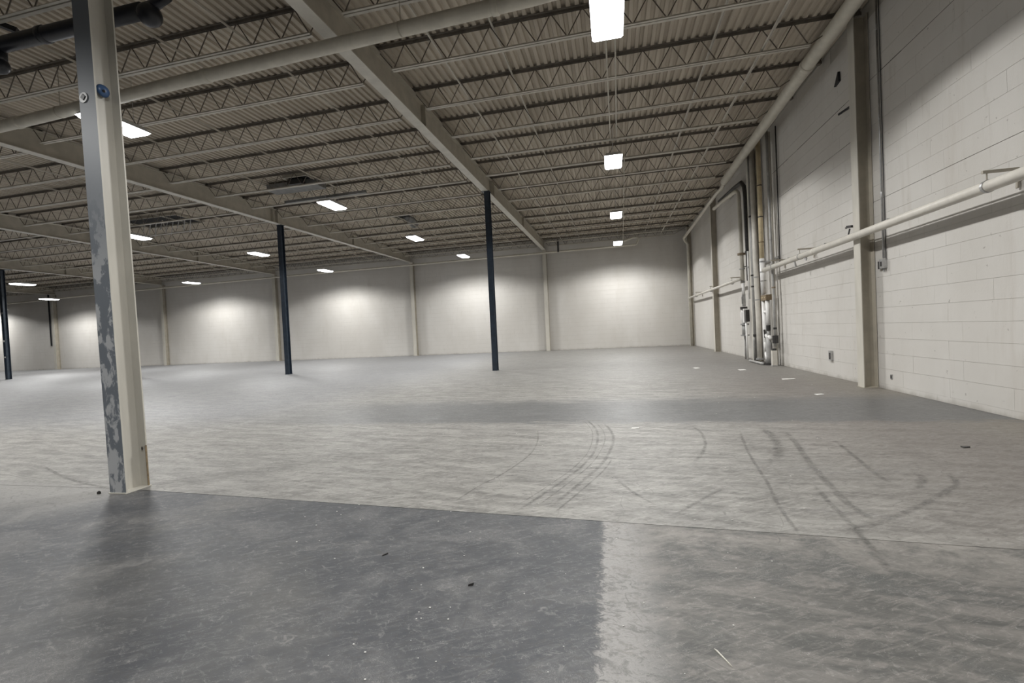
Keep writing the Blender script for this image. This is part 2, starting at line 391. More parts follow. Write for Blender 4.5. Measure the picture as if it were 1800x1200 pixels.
struct(mesh('wall_left', [(XL, YF, 0), (XL, YB, 0), (XL, YB, zt(XL, YB)), (XL, YF, zt(XL, YF)), (XL-.3, YF, 0), (XL-.3, YB, 0), (XL-.3, YB, zt(XL, YB)), (XL-.3, YF, zt(XL, YF))],
    [(0, 1, 2, 3), (7, 6, 5, 4), (0, 4, 5, 1), (3, 2, 6, 7), (0, 3, 7, 4), (1, 5, 6, 2)], 'walldark'))
struct(mesh('wall_front', [(XL, YF, 0), (XR+.3, YF, 0), (XR+.3, YF, zt(XR, YF)), (XL, YF, zt(XL, YF)), (XL, YF-.3, 0), (XR+.3, YF-.3, 0), (XR+.3, YF-.3, zt(XR, YF)), (XL, YF-.3, zt(XL, YF))],
    [(3, 2, 1, 0), (4, 5, 6, 7), (0, 1, 5, 4), (3, 7, 6, 2), (0, 4, 7, 3), (1, 2, 6, 5)], 'walldark'))

# ------------------------------------------------------------------ ceiling: fluted steel deck, flutes run with the depth of the hall
V = []; Fc = []; P = .17; prof = [(0, 0), (.075, 0), (.092, .048), (.153, .048)]
x = XL; xs = []
while x < XR+.2:
    for dx, dz in prof: xs.append((x+dx, dz))
    x += P
for x, dz in xs:
    for y in (YF-.05, YB+.1): V.append((x, y, DECK+dz+zc(x, y)))
for i in range(len(xs)-1): Fc.append((2*i, 2*i+1, 2*i+3, 2*i+2))
ceil = struct(mesh('ceiling', V, Fc, 'deck'))
m = MB()
V = [(XL-.2, YF-.2, DECK+.09+zc(XL, YF)), (XR+.3, YF-.2, DECK+.09+zc(XR, YF)), (XR+.3, YB+.3, DECK+.09+zc(XR, YB)), (XL-.2, YB+.3, DECK+.09+zc(XL, YB))]
V += [(a, b, c+.2) for a, b, c in V]
mesh('roof_slab', V, [(0, 1, 2, 3), (7, 6, 5, 4), (0, 4, 5, 1), (1, 5, 6, 2), (2, 6, 7, 3), (3, 7, 4, 0)], 'deck', ceil)

# ------------------------------------------------------------------ girders
GN = ['nearest the right wall', 'over the pair of dark posts middle left', 'third from the right wall', 'fourth from the right wall', 'fifth from the right wall']
def girder(i, fx):
    t = thing('roof_girder', 'cream steel roof girder running into the depth, '+GN[i], 'girder', (fx(YF+.05), YF+.05, GB+zc(fx(YF), YF)), 'roof girders')
    y0, y1 = YF+.05, YB-.02
    def bx(nm, xa, xb, za, zb, mt='steel'):
        o0 = Vector(t.location); V = []
        for y in (y0, y1):
            x = fx(y); z = zc(x, y)
            for a, b in ((xa, za), (xb, za), (xb, zb), (xa, zb)): V.append(Vector((x+a, y, z+b))-o0)
        mesh(nm, V, [(3, 2, 1, 0), (4, 5, 6, 7), (0, 1, 5, 4), (1, 2, 6, 5), (2, 3, 7, 6), (3, 0, 4, 7)], mt, t)
    bx('bottom_flange', -.13, .13, GB, GB+.02, 'steel_light'); bx('web', -.008, .008, GB+.02, 7.60); bx('top_flange', -.13, .13, 7.60, 7.62)
    k = 0
    for y in (5.5, 11.5, 18.3, 18.6, 25):
        if i > 2 and y < 15: continue
        x = fx(y); z = zc(x, y); o0 = Vector(t.location)
        for sx in (-1, 1):
            m = MB(); xa, xb = sorted((x+sx*.009, x+sx*.125)); m.box(xa-o0.x, xb-o0.x, y-.006-o0.y, y+.006-o0.y, GB+.02+z-o0.z, 7.6+z-o0.z); m.build('stiffener', 'steel', t)
for i, fx in enumerate(GIRD): girder(i, fx)

# ------------------------------------------------------------------ bar joists
EDGE = [lambda y: XR+.02]+GIRD+[lambda y: XL]
BN = ['bay beside the right wall', 'second bay from the right wall', 'third bay from the right wall',
      'fourth bay from the right wall', 'fifth bay from the right wall', 'far left bay']
JY = [9.15+1.82*k for k in range(-12, 13)]
JY = [y for y in JY if YF+.4 < y]+[32.6]
JY = [y for y in JY if y < 31.9]+[32.7]
WEBC = {}
def joist(b, y, no):
    x1, x0 = EDGE[b](y), EDGE[b+1](y)
    if b == 5 and y < 10: return
    L = x1-x0; a0 = .02; a1 = L-.02
    o = Vector((x0, y, zc(x0, y)))
    t = thing('bar_joist', '%s open-web roof joist from the back wall, %s' % (ORD[no], BN[b]), 'joist', o, 'bar joists in the '+BN[b])
    t.rotation_euler = (0, -math.atan(.0062), 0)
    key = (b, round(L, 2))
    if key not in WEBC:
        T = DECK-.002; top = MB(); 
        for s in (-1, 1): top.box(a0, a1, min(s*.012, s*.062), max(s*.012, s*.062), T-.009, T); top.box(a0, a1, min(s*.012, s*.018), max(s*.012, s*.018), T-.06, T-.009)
        c0, c1 = .42, L-(.42 if b else .95)
        bot = MB()
        for s in (-1, 1): bot.box(c0, c1, min(s*.012, s*.055), max(s*.012, s*.072), CHB, CHB+.009); bot.box(c0, c1, min(s*.012, s*.018), max(s*.012, s*.018), CHB+.008, CHB+.05)
        n = max(2, round((c1-c0)/.62)); p = (c1-c0)/n; pts = [(.08, 0, T-.04), (c0+.03, 0, CHB+.02)]
        for i in range(n):
            pts += [(c0+p*(i+.5), 0, T-.03), (c0+p*(i+1)-(.03 if i == n-1 else 0), 0, CHB+.02)]
        pts.append((L-.08, 0, T-.04))
        web = MB()
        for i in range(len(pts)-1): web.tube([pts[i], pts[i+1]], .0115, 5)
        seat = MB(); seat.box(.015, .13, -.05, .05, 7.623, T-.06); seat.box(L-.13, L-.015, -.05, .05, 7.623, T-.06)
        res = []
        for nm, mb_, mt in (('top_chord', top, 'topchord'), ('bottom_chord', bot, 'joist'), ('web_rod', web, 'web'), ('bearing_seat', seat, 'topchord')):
            me = bpy.data.meshes.new(nm); me.from_pydata([tuple(v) for v in mb_.V], [], mb_.F); me.materials.append(MAT[mt]); res.append((nm, me))
        WEBC[key] = res
    for nm, me in WEBC[key]: link(nm, me, t)
for b in range(6):
    for no, y in enumerate(reversed(JY)): joist(b, y+(0 if y > 32 else (0, .30, .60, .3, .5, .2)[b]), no)

# bridging: thin angles tying the joists together along the depth of the hall
for b in range(4):
    for f, low, nm in (((.152, True, 'lower'), (.26, False, 'upper'), (.71, False, 'upper'), (.805, True, 'lower')), ((.20, False, 'upper'), (.487, True, 'lower'), (.69, True, 'middle'), (.83, True, 'rightmost')),
                       ((.15, True, 'lower'), (.5, False, 'upper'), (.8, True, 'lower')), ((.2, True, 'lower'), (.8, True, 'lower')))[b]:
        for y0, y1, seg in ((-2.0, YB-.3, ''),):
            xa = EDGE[b+1](y0)+f*(EDGE[b](y0)-EDGE[b+1](y0)); xb = EDGE[b+1](y1)+f*(EDGE[b](y1)-EDGE[b+1](y1))
            zl = CHB+.068 if low else DECK-.085
            m = MB(); o0 = Vector((xa, y0, zl+zc(xa, y0))); q = Vector((xb, y1, zl+zc(xb, y1)))-o0
            m.bar((0, 0, 0), q, .045, .006); m.bar((.02, 0, -.02), q+Vector((.02, 0, -.02)), .006, .04)
            o = m.build('bridging_bar', 'joist', None, False, o0)
            side = 'left' if f < .5 else 'right'
            tag(o, 'thin bridging angle, %s %s one, %s' % (nm, side, BN[b]), 'bridging', 'joist bridging bars')

# ------------------------------------------------------------------ posts and columns
def h_post(name, label, cat, x, y, z1, wd, dp, tf, mf, mw, group=None, plate=True, rot=False, mr=None):
    """H section: flanges across x at +-dp/2 in y (or turned by rot)"""
    t = thing(name, label, cat, (x, y, 0), group)
    def bx(nm, a, b, c, d, e, f, mt):
        m = MB()
        if rot: m.box(c, d, a, b, e, f)
        else: m.box(a, b, c, d, e, f)
        return m.build(nm, mt, t)
    bz = .012 if plate else 0
    bx('front_flange', -wd/2, wd/2, -dp/2, -dp/2+tf, bz, z1, mf)
    bx('rear_flange', -wd/2, wd/2, dp/2-tf, dp/2, bz, z1, mr or mw)
    bx('web', -tf*.35, tf*.35, -dp/2+tf, dp/2-tf, bz, z1, mw)
    if plate: bx('base_plate', -wd/2-.01, wd/2+.01, -dp/2-.01, dp/2+.01, 0, .012, mw)
    return t
Xn, Yn = -5.125, 3.93
near_col = h_post('steel_column', 'large cream and patchy grey steel column in the left foreground', 'column', Xn, Yn, 6.82, .212, .255, .014, 'primer', 'steel_light')
MB().box(-.106, .112, -.1135, -.1125, .02, 6.8).build('flange_edge', 'steel_light', near_col) if False else None
MB().box(.1062, .109, -.1275, -.1125, .012, 6.82).build('painted_edge', 'steel_light', near_col)
MB().box(-.12, .68, -.13, .13, 6.82, 6.845).build('cap_plate', 'steel', near_col)
near_col.rotation_euler = (0, -.015, 0)          # it leans a little, as the photograph shows
# rough spots at the column foot
m = MB(); m.box(.108, .1135, .10, .118, .0, .45); m.build('peeling_edge', 'brown', near_col)
m = MB(); m.ball((.07, .1, .42), .012, 8, 5, (1, .5, 1.6)); m.build('paint_chip', 'dark', near_col)
b_ = thing('alarm_bell', 'round blue bell on the near column', 'bell', (-5.118-.058, Yn, 4.24))
m = MB(); m.tube([(0, 0, 0), (.02, 0, 0)], .03, 12); m.build('mount', 'dark', b_)
m = MB(); m.tube([(.02, -.0, 0), (.03, -.0, 0), (.05, 0, 0), (.062, 0, 0)], [.052, .066, .056, .02], 20); m.build('gong', 'blue', b_, True)
m = MB(); m.ball((.064, -.015, -.015), .015, 10, 6); m.build('striker', 'dark', b_)
k_ = thing('knockout_plate', 'small dark knockout with grey plate on the near column', 'plate', (-5.165-.062, Yn-.1285, 4.12))
m = MB(); m.tube([(0, 0, 0), (0, -.008, 0)], .052, 18); m.build('plate', 'greyduct', k_)
m = MB(); V8 = [(-.03, -.009, 0), (0, -.009, .035), (.032, -.009, .005), (.004, -.009, -.03)]
m.V = V8+[(a, b-.006, c) for a, b, c in V8]; m.F = [(0, 1, 2, 3), (7, 6, 5, 4), (0, 4, 5, 1), (1, 5, 6, 2), (2, 6, 7, 3), (3, 7, 4, 0)]; m.build('opening', 'dark', k_)

DC = [(-4.56, 17.62, 'dark navy steel post nearest the right wall, right of centre'), (-14.91, 18.91, 'dark navy steel post left of centre, beneath the second girder'),
      (GIRD[2](20.2), 20.2, 'dark navy steel post hidden behind the large near column'), (-37.24, 21.63, 'dark navy steel post at the far left edge with small white tags')]
for i, (x, y, lb) in enumerate(DC):
    gx = GIRD[i](y)
    t = h_post('steel_post', lb, 'post', x, y, GB+zc(gx, y)-.022, .20, .22, .014, 'navy', 'navyedge', 'dark hall posts', mr='navy')
    MB().box(min(-.12, gx-x-.12), max(.12, gx-x+.12), -.13, .13, GB+zc(gx, y)-.02, GB+zc(gx, y)-.003).build('cap_plate', 'navy', t)
    if i == 3:
        for z, s in ((4.1, .11), (4.12, .10), (2.35, .12), (1.35, .09)):
            MB().box(-.04, .04+s*.2, -.118, -.112, z, z+s).build('white_tag', 'white', t)
# columns along the back wall, flanges parallel to the wall
BW = [(-4.52, 'first'), (-14.7, 'second'), (-26.76, 'third'), (-38.0, 'fourth'), (-50.4, 'fifth')]
for x, n in BW:
    h_post('wall_column', 'cream steel column standing against the back wall, %s from the right corner' % n, 'column', x, YB-.19, GB+zc(x, YB)-.03, .27, .33, .016, 'steel_light', 'steel', 'back wall columns')
# columns along the right wall, flanges parallel to that wall
RW = [(4.0, 'just outside the frame, nearest the camera'), (10.9, 'nearest in view, with a conduit beside it'), (18.35, 'behind the riser pipes'), (24.9, 'between the risers and the back corner'), (32.35, 'in the back corner')]
for y, n in RW:
    h_post('wall_column', 'cream steel column on the right wall, '+n, 'column', XR-.14, y, 7.56+zc(XR, y), .25, .26, .014, 'steel_light', 'steel', 'right wall columns', rot=True)
for y, n in RW[1:]:
    pass

# ------------------------------------------------------------------ ceiling lights
LIGHTS = [(.13, 7.98, 6.60, 'front one of the row nearest the right wall', 0), (.25, 15.21, 6.71, 'second fixture of the row nearest the right wall', 0),
 (.40, 22.89, 6.81, 'third fixture of the row nearest the right wall', 0), (0.56, 29.9, 6.69, 'last one of the row nearest the right wall', 0),
 (-10.34, 8.1, 6.36, 'large fixture seen partly behind the near column', 1), (-10.34, 16.09, 6.66, 'second fixture of the row left of centre', 1),
 (-10.19, 23.43, 6.75, 'third fixture of the row left of centre', 1), (-9.60, 29.90, 6.71, 'last one of the row left of centre', 1),
 (-21.03, 17.06, 6.60, 'fixture just right of the near column', 2), (-19.96, 23.35, 6.69, 'fixture left of the dark post left of centre', 2),
 (-20.20, 30.10, 6.54, 'right of the dark post left of centre', 2), (-31.90, 30.05, 6.46, 'between near column and dark post', 3),
 (-32.4, 24.2, 6.62, 'fixture hidden by the near column, fourth row', 3),
 (-38.27, 23.3, 6.176, 'bright fixture at the far left edge beside the tagged post', 4), (-46.5, 30.05, 6.08, 'small distant one left of the near column', 4)]
HID = [(.1, .2, 6.5), (-10.4, .2, 6.4), (-20.8, 8.8, 6.5), (-20.8, 1, 6.4), (-32, 16, 6.4), (-58, 31, 6.2)]
def cup(L=1.16, W=.54):
    m = MB(); z0, z1 = .03, .14; a, b = W/2, L/2; a2, b2 = a-.06, b-.08
    m.V = [(-a, -b, z0), (a, -b, z0), (a, b, z0), (-a, b, z0), (-a2, -b2, z1), (a2, -b2, z1), (a2, b2, z1), (-a2, b2, z1)]
    m.F = [(0, 4, 5, 1)[::-1], (1, 5, 6, 2)[::-1], (2, 6, 7, 3)[::-1], (3, 7, 4, 0)[::-1], (4, 7, 6, 5)[::-1], (0, 1, 2, 3)[::-1]]
    return m
def lens(L=1.16, W=.54):
    m = MB(); a, b = W/2, L/2
    m.V = [(-a, -b, .028), (a, -b, .028), (a, b, .028), (-a, b, .028), (-a+.04, -b+.05, -.03), (a-.04, -b+.05, -.03), (a-.04, b-.05, -.03), (-a+.04, b-.05, -.03)]
    m.F = [(0, 1, 5, 4), (1, 2, 6, 5), (2, 3, 7, 6), (3, 0, 4, 7), (4, 5, 6, 7), (3, 2, 1, 0)]
    return m
def mk(nm, mb_, mt):
    me = bpy.data.meshes.new(nm); me.from_pydata([tuple(v) for v in mb_.V], [], mb_.F); me.materials.append(MAT[mt]); return me
me_h, me_l = mk('housing', cup(), 'housing'), mk('lens', lens(), 'lens')
beam = bpy.data.lights.new('beam', 'AREA'); beam.shape = 'RECTANGLE'; beam.size = .16; beam.size_y = 1.05
beam.energy = LAMP_W; beam.color = LAMP_COL
# the prismatic lens cuts its light off at a fixed angle from straight down
beam.use_nodes = True; nt_ = beam.node_tree; em_ = nt_.nodes['Emission']
ge_ = nt_.nodes.new('ShaderNodeNewGeometry'); dt_ = nt_.nodes.new('ShaderNodeVectorMath'); dt_.operation = 'DOT_PRODUCT'
nt_.links.new(ge_.outputs['Normal'], dt_.inputs[0]); nt_.links.new(ge_.outputs['Incoming'], dt_.inputs[1])
ab_ = nt_.nodes.new('ShaderNodeMath'); ab_.operation = 'ABSOLUTE'; nt_.links.new(dt_.outputs['Value'], ab_.inputs[0])
ct_ = math.cos(math.radians(CUT/2))
def mn_(op, a, b, clamp=False):
    q = nt_.nodes.new('ShaderNodeMath'); q.operation = op; q.use_clamp = clamp
    for k, v in ((0, a), (1, b)):
        if isinstance(v, float): q.inputs[k].default_value = v
        else: nt_.links.new(v, q.inputs[k])
    return q.outputs[0]
sx_ = nt_.nodes.new('ShaderNodeSeparateXYZ'); nt_.links.new(ge_.outputs['Incoming'], sx_.inputs[0])
# sharp cut-off across the fixture, softer along its length (all fixtures lie along the hall)
wid_ = mn_('ADD', mn_('MULTIPLY', mn_('MULTIPLY', sx_.outputs[1], sx_.outputs[1]), .42), .045)
nt_.links.new(mn_('DIVIDE', mn_('SUBTRACT', ab_.outputs[0], ct_-.01), wid_, True), em_.inputs['Strength'])
def fixture(x, y, z, lb, grp):
    t = thing('ceiling_light', lb, 'light', (x, y, z), grp)
    link('housing', me_h, t); link('lens', me_l, t)
    for sy in (-.42, .42):
        top = CHB+.07 if False else DECK+zc(x, y)-.02
        m = MB(); m.tube([(0, sy, .14), (0, sy, top-z)], .006, 5); m.build('hanger_rod', 'galv', t)
    l = bpy.data.objects.new('beam', beam); COL.objects.link(l); l.parent = t; l.location = (0, 0, -.06)
for x, y, z, lb, r in LIGHTS: fixture(x, y, z, 'glowing rectangular high-bay light, '+lb, 'high-bay ceiling lights')
for i, (x, y, z) in enumerate(HID): fixture(x, y, z, 'high-bay light of the hall outside the picture, hanging over the %s stretch of floor' % ORD[i], 'high-bay lights out of view')

# ------------------------------------------------------------------ pipes overhead
def pipe(name, label, cat, pts, r, mat, n=16, group=None, collars=(), straps=(), strapmat='steel'):
    o0 = Vector(pts[0]); t = thing(name, label, cat, o0, group)
    P_ = [Vector(p)-o0 for p in pts]
    MB().tube(P_, r, n).build('pipe_run', mat, t, True)
    r0 = r if not isinstance(r, list) else max(r)
    def at(f):
        Ls = [(P_[i+1]-P_[i]).length for i in range(len(P_)-1)]; d = f*sum(Ls)
        for i, l in enumerate(Ls):
            if d <= l or i == len(Ls)-1: return P_[i]+(P_[i+1]-P_[i])*(d/l), (P_[i+1]-P_[i]).normalized()
            d -= l
    for f in collars:
        p, d = at(f); MB().tube([p-d*.06, p-d*.05, p+d*.05, p+d*.06], [r0*1.02, r0*1.12, r0*1.12, r0*1.02], n).build('coupling', mat, t, True)
    for f, h in straps:
        p, d = at(f); m = MB(); m.tube([p-d*.012, p+d*.012], r0*1.07, n); m.bar(p+Vector((0, 0, r0)), p+Vector((0, 0, h)), .014, .006); m.build('strap_hanger', strapmat, t)
    return t
wp = [(1.9, 6.9, 6.62), (-1.04, 7.19, 6.62), (-4.4, 7.36, 6.62), (-8.1, 7.50, 6.60), (-12.0, 7.74, 6.60), (-20, 8.1, 6.60)]
t = pipe('sprinkler_main', 'thick cream pipe crossing the hall below the first girder', 'pipe', wp, .115, 'pipe', 20, None, (.16, .42, .66), ((.235, .95), (.60, .95)))
m = MB(); m.tube([(-4.55, .27, 0), (-4.25, .255, 0)], .1165, 20)
m = MB(); m.tube([(-3.9, .355, 0), (-4.25, .375, 0)], .1162, 20); m.build('scuffed_band', 'brown', t, True) if False else None
bp = [(-6.9, 5.95, 6.74), (-8.3, 5.95, 6.74), (-9.9, 5.95, 6.74), (-11.4, 5.95, 6.74)]
t = pipe('black_main', 'thick black pipe with bulky fittings at the top left corner', 'pipe', bp, .12, 'black', 18, None, (.45,), ())
MB().ball((.12, 0, -.09), .17, 14, 8).build('valve_body', 'black', t, True)
MB().tube([(.0, 0, .0), (.5, 0, .1)], [.10, .05], 12).build('valve_spindle', 'black', t, True)
MB().tube([(-3.05, 0, .0), (-3.05, 0, -.34)], .11, 14).build('drop_branch', 'black', t, True)
MB().ball((-3.05, 0, -.33), .14, 12, 8).build('branch_cap', 'black', t, True)
MB().bar((-3.0, -.1, .35), (-2.75, .1, .25), .10, .08).build('bracket', 'black', t)
t = pipe('roof_drain_pipe', 'thick cream drain pipe under the roof along the right wall', 'pipe', [(4.67, -10, 7.16), (4.67, 4, 7.28), (4.67, 8, 7.38), (4.67, 12, 7.34), (4.67, 20.3, 7.16)], .15, 'pipe', 20, None, (.73,), ((.20, .3), (.62, .36)))
t = pipe('drain_pipe_tail', 'thinner cream pipe continuing the roof drain to the back corner', 'pipe', [(4.67, 20.34, 7.13), (4.70, 20.9, 7.05), (4.69, 22, 7.10), (4.67, 31.2, 6.90), (4.80, 31.8, 6.86), (5.0, 31.9, 6.6), (5.02, 31.92, .05)], .08, 'pipe', 14, None, (.3, .55), ())
# pipe along the back wall
bpz = [(1.71, 31.7, 6.83), (-4.2, 31.7, 6.80), (-17.5, 31.7, 6.70), (-24.9, 31.7, 6.66), (-36.8, 31.7, 6.53), (-44.6, 31.7, 6.41), (-52.1, 31.7, 6.27), (-60, 31.7, 6.2)]
hook = [(.95, 31.7, 7.12), (1.2, 31.7, 7.19), (1.6, 31.7, 7.32), (1.85, 31.7, 7.3), (1.9, 31.7, 7.15), (1.8, 31.7, 6.9)]
t = pipe('back_wall_pipe', 'thin cream pipe along the top of the back wall with hooked right end', 'pipe', hook+bpz, .065, 'pipe', 10, None, (.2, .5, .7))
MB().box(-4.40, -4.28, -.07, .07, -.37, .50).build('hanger_plate', 'dark', t)
# conduits feeding the row of lights
for dx, lb in ((-.02, 'left of a pair'), (.16, 'right of a pair')):
    pipe('conduit', 'thin pale conduit linking the lights nearest the right wall, %s' % lb, 'conduit', [(.12+dx, 8.7, 7.14), (.2+dx, 14.5, 7.205)], .017, 'pipe', 8, 'light row conduits')
pipe('conduit', 'thin conduit hung under the joists from the second light to the back wall', 'conduit', [(.62, 15.9, 7.14), (.77, 22.9, 7.24), (.95, 32.3, 7.36)], .014, 'pipe', 6, 'light row conduits')

# ------------------------------------------------------------------ low pipe on the right wall
def bracket(t, y, z, o0):
    m = MB(); b0 = Vector((XR-.01, y, z+.19))-o0
    m.bar(b0, b0+Vector((-.40, 0, 0)), .035, .035); m.bar(b0+Vector((0, 0, -.02)), b0+Vector((-.02, 0, -.25)), .035, .02)
    m.tube([b0+Vector((-.35, 0, 0)), b0+Vector((-.35, 0, -.19))], .008, 6); m.build('wall_bracket', 'steel', t)
    m = MB(); p = Vector((4.92, y, z))-o0; m.tube([p-Vector((0, .02, 0)), p+Vector((0, .02, 0))], .086, 14); m.build('ring_clamp', 'galv', t)
LP = Vector((4.92, -11, 3.115))
t = pipe('wall_pipe', 'long cream pipe along the right wall ending at the risers', 'pipe', [LP, (4.92, 10, 3.115), (4.92, 16.6, 3.11)], .076, 'pipe_wall', 18, None, (.55, .86))
for y in (.5, 7.36, 13.6, 15.7): bracket(t, y, 3.115, LP)
MB().tube([(.05, 0, .085), (.05, 27.4, .085)], .012, 6).build('conduit_run', 'dark', t)
for y in (3, 9.6, 12.1, 14.4): 
    MB().box(-.03, .06, y+11, y+11.03, -.01, .09).build('clip', 'galv', t)
MB().bar((0.0, 25.0, -.06), (.03, 25.0, -.22), .05, .03).build('lug', 'galv', t); MB().bar((0, 24.3, -.06), (.0, 24.2, -.14), .03, .06).build('lug', 'galv', t)
LP2 = Vector((4.87, 19.3, 3.09))
t = pipe('wall_pipe', 'shorter cream pipe on the right wall between risers and back corner', 'pipe', [LP2, (4.88, 25, 3.10), (4.92, 31.8, 3.12)], .055, 'pipe_wall', 14, None, (.5,))
for y in (20.7, 24.9, 29.0): bracket(t, y, 3.095, LP2)
# conduit with switch box by the near wall column
t = pipe('wall_conduit', 'silver vertical conduit beside the nearest wall column', 'conduit', [(5.235, 10.42, 7.55), (5.235, 10.42, 2.58)], .018, 'galv', 10, None, (.1, .45, .75))
MB().tube([(.015, -.05, 0), (.015, -.05, -5.0)], .007, 6).build('cable', 'black', t)
t = thing('switch_box', 'silver switch box at the foot of the wall conduit', 'switch', (5.235, 10.42, 2.47))
MB().box(-.05, .034, -.055, .055, -.08, .10).build('box', 'galv', t); MB().box(-.052, -.05, -.03, .03, -.04, .05).build('cover', 'dark', t)
MB().box(-.02, .03, .07, .17, -.08, .07).build('side_box', 'dark', t); MB().tube([(0, 0, -.08), (0, 0, -.14)], .014, 8).build('stub', 'galv', t)
def wallbox(name, lb, cat, y, z, w_, h_, d=.05, mt='galv', x=XR-.001, face='dark'):
    t = thing(name, lb, cat, (x, y, z)); MB().box(-d, 0, -w_/2, w_/2, -h_/2, h_/2).build('box', mt, t)
    MB().box(-d-.004, -d, -w_*.3, w_*.3, -h_*.36, h_*.3).build('cover', face, t.children[0])
    return t
wallbox('outlet_box', 'small dark outlet box low on the right wall, left of the near column', 'outlet', 12.82, .53, .13, .24)
wallbox('outlet_plate', 'tiny outlet plate low on the right wall, right of the near column', 'outlet', 10.33, .27, .06, .09, .012)
wallbox('column_box', 'small dark box on the wall just left of the near wall column', 'outlet', 11.42, 2.1, .07, .18, .04, 'dark')
wallbox('wall_plate', 'small grey plate on the wall between risers and back corner', 'plate', 20.6, 1.75, .12, .62, .02, 'pipegrey', XR-.001, 'pipegrey')
# small hardware on the wall and the near wall column
t = thing('steel_hook', 'black bent bracket high on the wall by the near column', 'bracket', (XR-.002, 11.45, 6.02))
MB().bar((-.02, 0, 0), (-.02, 0, .30), .03, .03).build('upright', 'black', t); MB().bar((-.02, .0, 0), (-.10, .42, .0), .03, .04).build('arm', 'black', t)
t = thing('steel_tab', 'black triangular tab high on the wall left of the near column', 'bracket', (XR-.002, 11.95, 6.80))
m = MB(); m.V = [(0, 0, 0), (0, .22, -.03), (0, .02, .22), (-.05, 0, 0), (-.05, .22, -.03), (-.05, .02, .22)]; m.F = [(0, 1, 2), (5, 4, 3), (0, 3, 4, 1), (1, 4, 5, 2), (2, 5, 3, 0)]; m.build('tab', 'black', t)
t = thing('beam_clamp', 'small dark clamp above the pipe on the near wall column', 'clamp', (4.99, 11.04, 3.36))
MB().bar((0, 0, 0), (-.02, .16, .02), .05, .05).build('jaw', 'dark', t); MB().tube([(0, .16, .02), (0, .26, .02)], .02, 8).build('bolt', 'dark', t); MB().tube([(0, .1, -.03), (-.03, .1, -.16)], .016, 8).build('rod', 'dark', t)

# ------------------------------------------------------------------ riser cluster
def vpipe(name, lb, pts, r, mt, col=(), bands=(), grp='riser pipes', n=12):
    t = pipe(name, lb, 'riser', pts, r, mt, n, grp, col)
    o0 = Vector(pts[0])
    for z, rr, hh, bm in bands:
        # find x,y at height z
        for a, b in zip(pts, pts[1:]):
            if min(a[2], b[2]) <= z <= max(a[2], b[2]) and abs(a[2]-b[2]) > .01:
                f = (z-a[2])/(b[2]-a[2]); p = Vector(a).lerp(Vector(b), f)-o0
                MB().tube([p-Vector((0, 0, hh/2)), p+Vector((0, 0, hh/2))], rr, n).build('flange', bm, t); break
    return t
X5 = 5.02
vpipe('riser_pipe', 'cream riser with brown flange, leftmost, bending over near the roof',
      [(4.72, 22.6, 6.62), (4.8, 21.6, 6.62), (X5-.03, 20.3, 6.66)]+[(X5, 19.95+.0, 6.62), (X5, 19.72, 6.5), (X5, 19.62, 6.3)]+[(X5, 19.55, 4.1), (X5, 19.5, 2.95)], .075, 'pipe', (), ((4.08, .15, .07, 'brown'), (3.5, .11, .04, 'pipegrey'), (3.0, .09, .05, 'galv')))
vpipe('riser_pipe', 'dark riser behind the leftmost cream riser with curved top', [(4.9, 22.3, 6.85), (5.08, 20.4, 6.9), (5.12, 19.6, 6.85), (5.13, 19.28, 6.6), (5.13, 19.2, 6.2), (5.13, 19.1, 3.0)], .075, 'dark', (), ((4.1, .10, .05, 'dark'),))
# left valve assembly
t = thing('valve_assembly', 'grey valve assembly on the leftmost riser near the small pipe', 'valve', (X5, 19.45, 0), None)
MB().tube([(0, 0, 2.95), (0, 0, 2.5)], .06, 12).build('upper_stub', 'white', t, True)
MB().box(-.06, .06, -.02, .09, 2.05, 2.5).build('gauge_panel', 'galv', t); MB().box(-.065, -.06, .0, .06, 2.15, 2.42).build('window', 'dark', t)
MB().tube([(0, .06, 1.93), (0, .06, 2.03)], .13, 14).build('flange', 'dark', t)
MB().tube([(0, .06, 1.93), (0, .1, 1.8), (0, .1, 1.55), (0, .04, 1.38)], [.07, .12, .12, .07], 12).build('valve_body', 'white', t, True)
MB().box(-.05, .08, -.40, -.2, 1.45, 1.9).build('tamper_box', 'dark', t)
MB().box(-.06, .08, -.17, -.02, 1.42, 1.95).build('cover', 'white', t)
MB().tube([(0, .02, 1.38), (0, .02, 1.32)], .15, 14).build('flange', 'galv', t)
MB().tube([(0, .02, 1.32), (0, .02, .95)], .10, 12).build('reducer', 'pipegrey', t, True)
MB().tube([(0, .02, .95), (0, .02, .90)], .16, 14).build('flange', 'galv', t)
MB().tube([(0, .04, .9), (0, .04, 0.0)], .028, 10).build('drain_leg', 'pipegrey', t, True)
MB().tube([(0, -.22, 1.4), (0, -.24, .0)], .04, 10).build('supply_leg', 'white', t, True)
MB().tube([(0, -.12, 1.0), (0, -.14, .5)], .025, 8).build('trim_pipe', 'dark', t, True); MB().tube([(0, -.14, .5), (0, -.16, .0)], .02, 8).build('trim_leg', 'greyduct', t, True)
vpipe('riser_pipe', 'slim pipe above the grey valve assembly beside the dark riser', [(5.1, 19.0, 4.1), (5.1, 19.0, 2.3)], .035, 'white', (), ((3.5, .06, .04, 'galv'),))
vpipe('riser_pipe', 'grey bluish riser just right of the dark wall column', [(5.0, 18.13, 7.5), (5.0, 18.1, .0)], .055, 'pipegrey', (), ((5.2, .07, .06, 'dark'), (3.1, .07, .05, 'dark'), (2.7, .07, .05, 'dark')))
vpipe('riser_pipe', 'tall cream riser left of the yellowed riser', [(X5, 17.86, 7.6), (X5, 17.83, 3.7), (X5, 17.72, 1.5), (X5, 17.72, .12)], .082, 'pipe_wall', (), ((2.2, .09, .03, 'galv'), (3.0, .09, .03, 'galv'), (.12, .12, .06, 'galv')))
